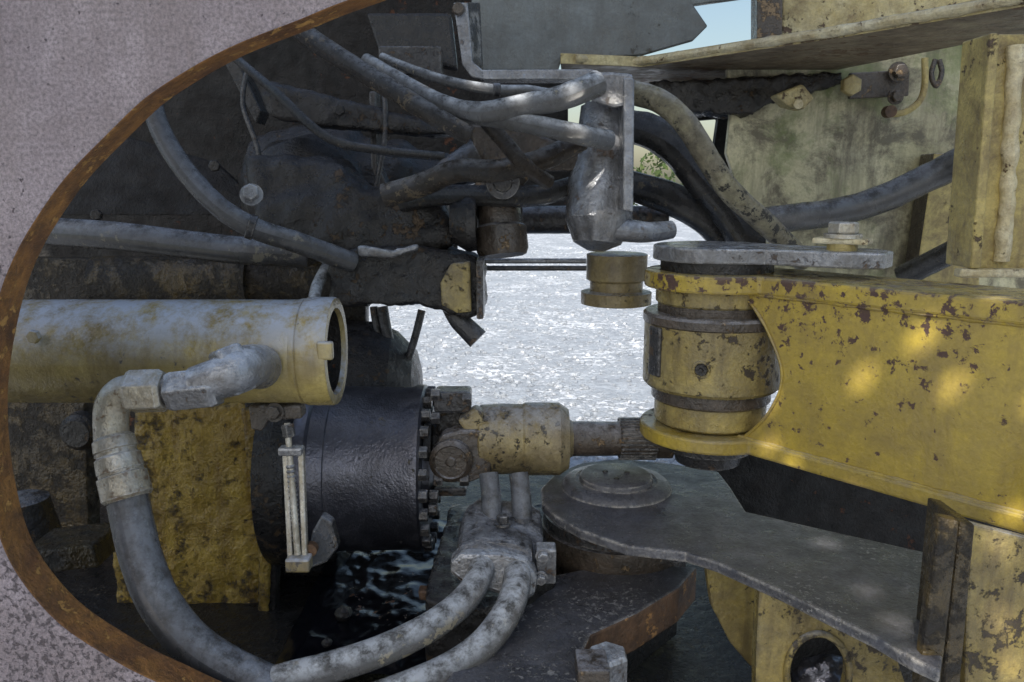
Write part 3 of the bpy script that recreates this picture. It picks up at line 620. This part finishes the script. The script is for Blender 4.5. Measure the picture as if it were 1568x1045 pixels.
q.append(box("end_flange",P(736,440,1.36),(.012,.07,.10),m_dkst))
q.append(lathe("vertical_post",P(770,392,1.42),P(752,190,1.42)-P(770,392,1.42),[(0,W(36,1.4)),(.01,W(40,1.4)),(.05,W(40,1.4)),(.055,W(34,1.4)),(.12,W(33,1.4)),(.235,W(34,1.4))],m_brown,jit=.08))
q.append(T("drain_horn",[(690,470,1.4),(702,490,1.4),(716,504,1.4),(732,520,1.4)],(14,17),m_dkst))
q.append(lathe("ring_eye",P(770,280,1.33),-Y,[(0,W(26,1.33)),(.012,W(25,1.33)),(.014,W(15,1.33)),(.004,W(13,1.33))],m_dkst))
q.append(rough(plate("bright_lip",polyD([(545,376,1.33),(600,384,1.33),(640,374,1.33),(642,382,1.33),(600,396,1.33),(548,394,1.33)]),(0,.02,0),m_steel,bevel=.004),.006,.02,.004))
q.append(lathe("round_port",P(690,340,1.38),X,[(0,W(30,1.38)),(.03,W(46,1.38)),(.045,W(44,1.38)),(.045,W(30,1.38)),(.02,W(26,1.38))],m_blk))
for x,y in((150,330),(330,255),(480,255),(540,275),(430,150),(520,170)):
    q.append(hexn("case_bolt",P(x,y,1.49),Vector((.1,-1,.1)),.012,W(9,1.5),m_blk,rot=x))
group("transmission_housing",q)
q=[]
q.append(plate("sheet_a",polyD([(180,205,1.75),(330,250,1.75),(420,330,1.7),(60,330,1.7)]),(0,.02,0),m_blkdk))
q.append(plate("sheet_b",polyD([(560,20,1.6),(690,20,1.6),(700,105,1.6),(640,95,1.6),(580,80,1.6)]),(0,.05,0),m_blk,bevel=.006))
q.append(box("block_c",P(630,95,1.55),(.12,.05,.05),m_dkst))
q.append(T("thin_line",[(380,100,1.5),(372,160,1.5),(395,230,1.5),(400,300,1.5)],4,m_dkst))
q.append(T("thin_line_b",[(585,110,1.5),(590,200,1.5),(575,290,1.5)],4,m_dkst))
group("inner_guard_sheet",q)

q=[]
q.append(lathe("upper_rod",P(800,337,1.55),X,[(0,W(22,1.5)),(.28,W(22,1.5))],m_dkst))
q.append(lathe("rod",P(735,400,1.5),X,[(0,W(4,1.5)),(.2,W(4,1.5))],m_steel,seg=16))
q.append(lathe("rod_b",P(735,411,1.5),X,[(0,W(4,1.5)),(.2,W(4,1.5))],m_dkst,seg=16))
pc=P(945,388,1.55)
q.append(lathe("centre_pin",pc,-Z,[(0,W(44,1.5)),(.002,W(48,1.5)),(.05,W(48,1.5)),(.055,W(42,1.5)),(.072,W(42,1.5)),(.075,W(56,1.5)),(.098,W(56,1.5)),(.10,W(50,1.5))],m_yoke))
group("centre_pin_linkage",q)

# ================= added unseen canopy: blocks the sun, its holes cast the dapples
sd=Vector((-.25,-.62,.74)).normalized()
zc=3.7
def hitc(p):
    k=(zc-p.z)/sd.z; return p+sd*k
cs=[hitc(Vector((x,y,z))) for x,y,z in((-.95,.8,.5),(1.0,.8,.5),(-.95,.8,1.75),(1.0,.8,1.75),(-1.2,2.3,1.9),(1.2,2.0,1.9),(-1.2,2.3,.5),(1.0,2.0,.5))]
x0=min(c.x for c in cs)+.1;x1=max(c.x for c in cs)+.05;y0=min(c.y for c in cs);y1=max(c.y for c in cs)
cell=.07; nx=int((x1-x0)/cell); ny=int((y1-y0)/cell)
hc=hitc(PA(1440,700))
lone=set()
for t in [P(905,310,1.3),P(925,300,1.3),P(935,130,1.26),PZ(1335,972,zl),PZ(1270,946,zl),P(1250,210,1.85),P(1330,200,1.85),P(1290,260,1.85),P(720,140,1.24),P(640,120,1.26),P(820,160,1.2),P(880,150,1.2)]:  # points where single holes are aimed to drop sun spots
    h=hitc(t); lone.add((int((h.x-x0)/cell),int((h.y-y0)/cell)))
v=[];f=[]
for i in range(nx):
    for j in range(ny):
        cx=x0+(i+.5)*cell; cy=y0+(j+.5)*cell
        b=len(v)
        v+= [(x0+i*cell,y0+j*cell,zc),(x0+(i+1)*cell,y0+j*cell,zc),(x0+(i+1)*cell,y0+(j+1)*cell,zc),(x0+i*cell,y0+(j+1)*cell,zc)]
        dx=cx-hc.x; dy=cy-hc.y
        if (-.24<dx<.34 and -.36<dy<.24 and random.random()<.5) or (i,j) in lone:
            m=16; rr=random.uniform(.015,.0195); ox=random.uniform(-.013,.013); oy=random.uniform(-.013,.013)
            for k in range(m):
                a=2*math.pi*(k+.5)/m+math.pi*1.25; v.append((cx+ox+math.cos(a)*rr,cy+oy+math.sin(a)*rr,zc))
            for s in range(4):
                for t in range(4):
                    k=s*4+t
                    f.append([b+4+k%m,b+4+(k+1)%m,b+(s if t<2 else (s+1)%4)])
                k=s*4+2
                f.append([b+s,b+(s+1)%4,b+4+k%m])
        else: f.append([b,b+1,b+2,b+3])
can=obj("dapple_blocker_sheet",v,f,m_weld)
posts=[lathe("blocker_post",Vector((x,y0+.1,0)),Z,[(0,.04),(zc-.002,.04)],m_steel) for x in(x0+.1,x1-.1)]
rails=[box("blocker_rail",((x0+x1)/2,y0+.1,zc-.04),(x1-x0,.05,.06),m_steel),box("blocker_rail",(x0+.1,(y0+y1)/2,zc-.04),(.05,y1-y0,.06),m_steel)]
group("added_sun_blocker",[can]+posts+rails)  # made-up light blocker, stands out of view

# ================= light, camera
w=bpy.data.worlds.new("World"); S.world=w; w.use_nodes=True
nt=w.node_tree; bg=nt.nodes["Background"]; sk=nt.nodes.new("ShaderNodeTexSky"); sk.sky_type='NISHITA'; sk.sun_disc=False
sk.sun_elevation=math.asin(sd.z); sk.sun_rotation=math.atan2(sd.x,sd.y); sk.dust_density=2.5; sk.air_density=1.4; sk.ozone_density=1.5
nt.links.new(sk.outputs[0],bg.inputs[0]); bg.inputs[1].default_value=.15
sl=bpy.data.lights.new("sun",'SUN'); sl.energy=5; sl.angle=math.radians(.38); sl.color=(1,.94,.84)
so=bpy.data.objects.new("sun",sl); S.collection.objects.link(so); so.rotation_euler=sd.to_track_quat('Z','Y').to_euler(); so.location=(0,-3,6)
cd=bpy.data.cameras.new("camera"); cd.sensor_width=36; cd.lens=36*F/1568; cd.clip_start=.02; cd.clip_end=1500
co=bpy.data.objects.new("camera",cd); S.collection.objects.link(co); co.location=CAM; co.rotation_euler=(math.pi/2-PITCH,0,0)
S.camera=co
S.view_settings.view_transform='Standard'; S.view_settings.look='None'; S.view_settings.exposure=0
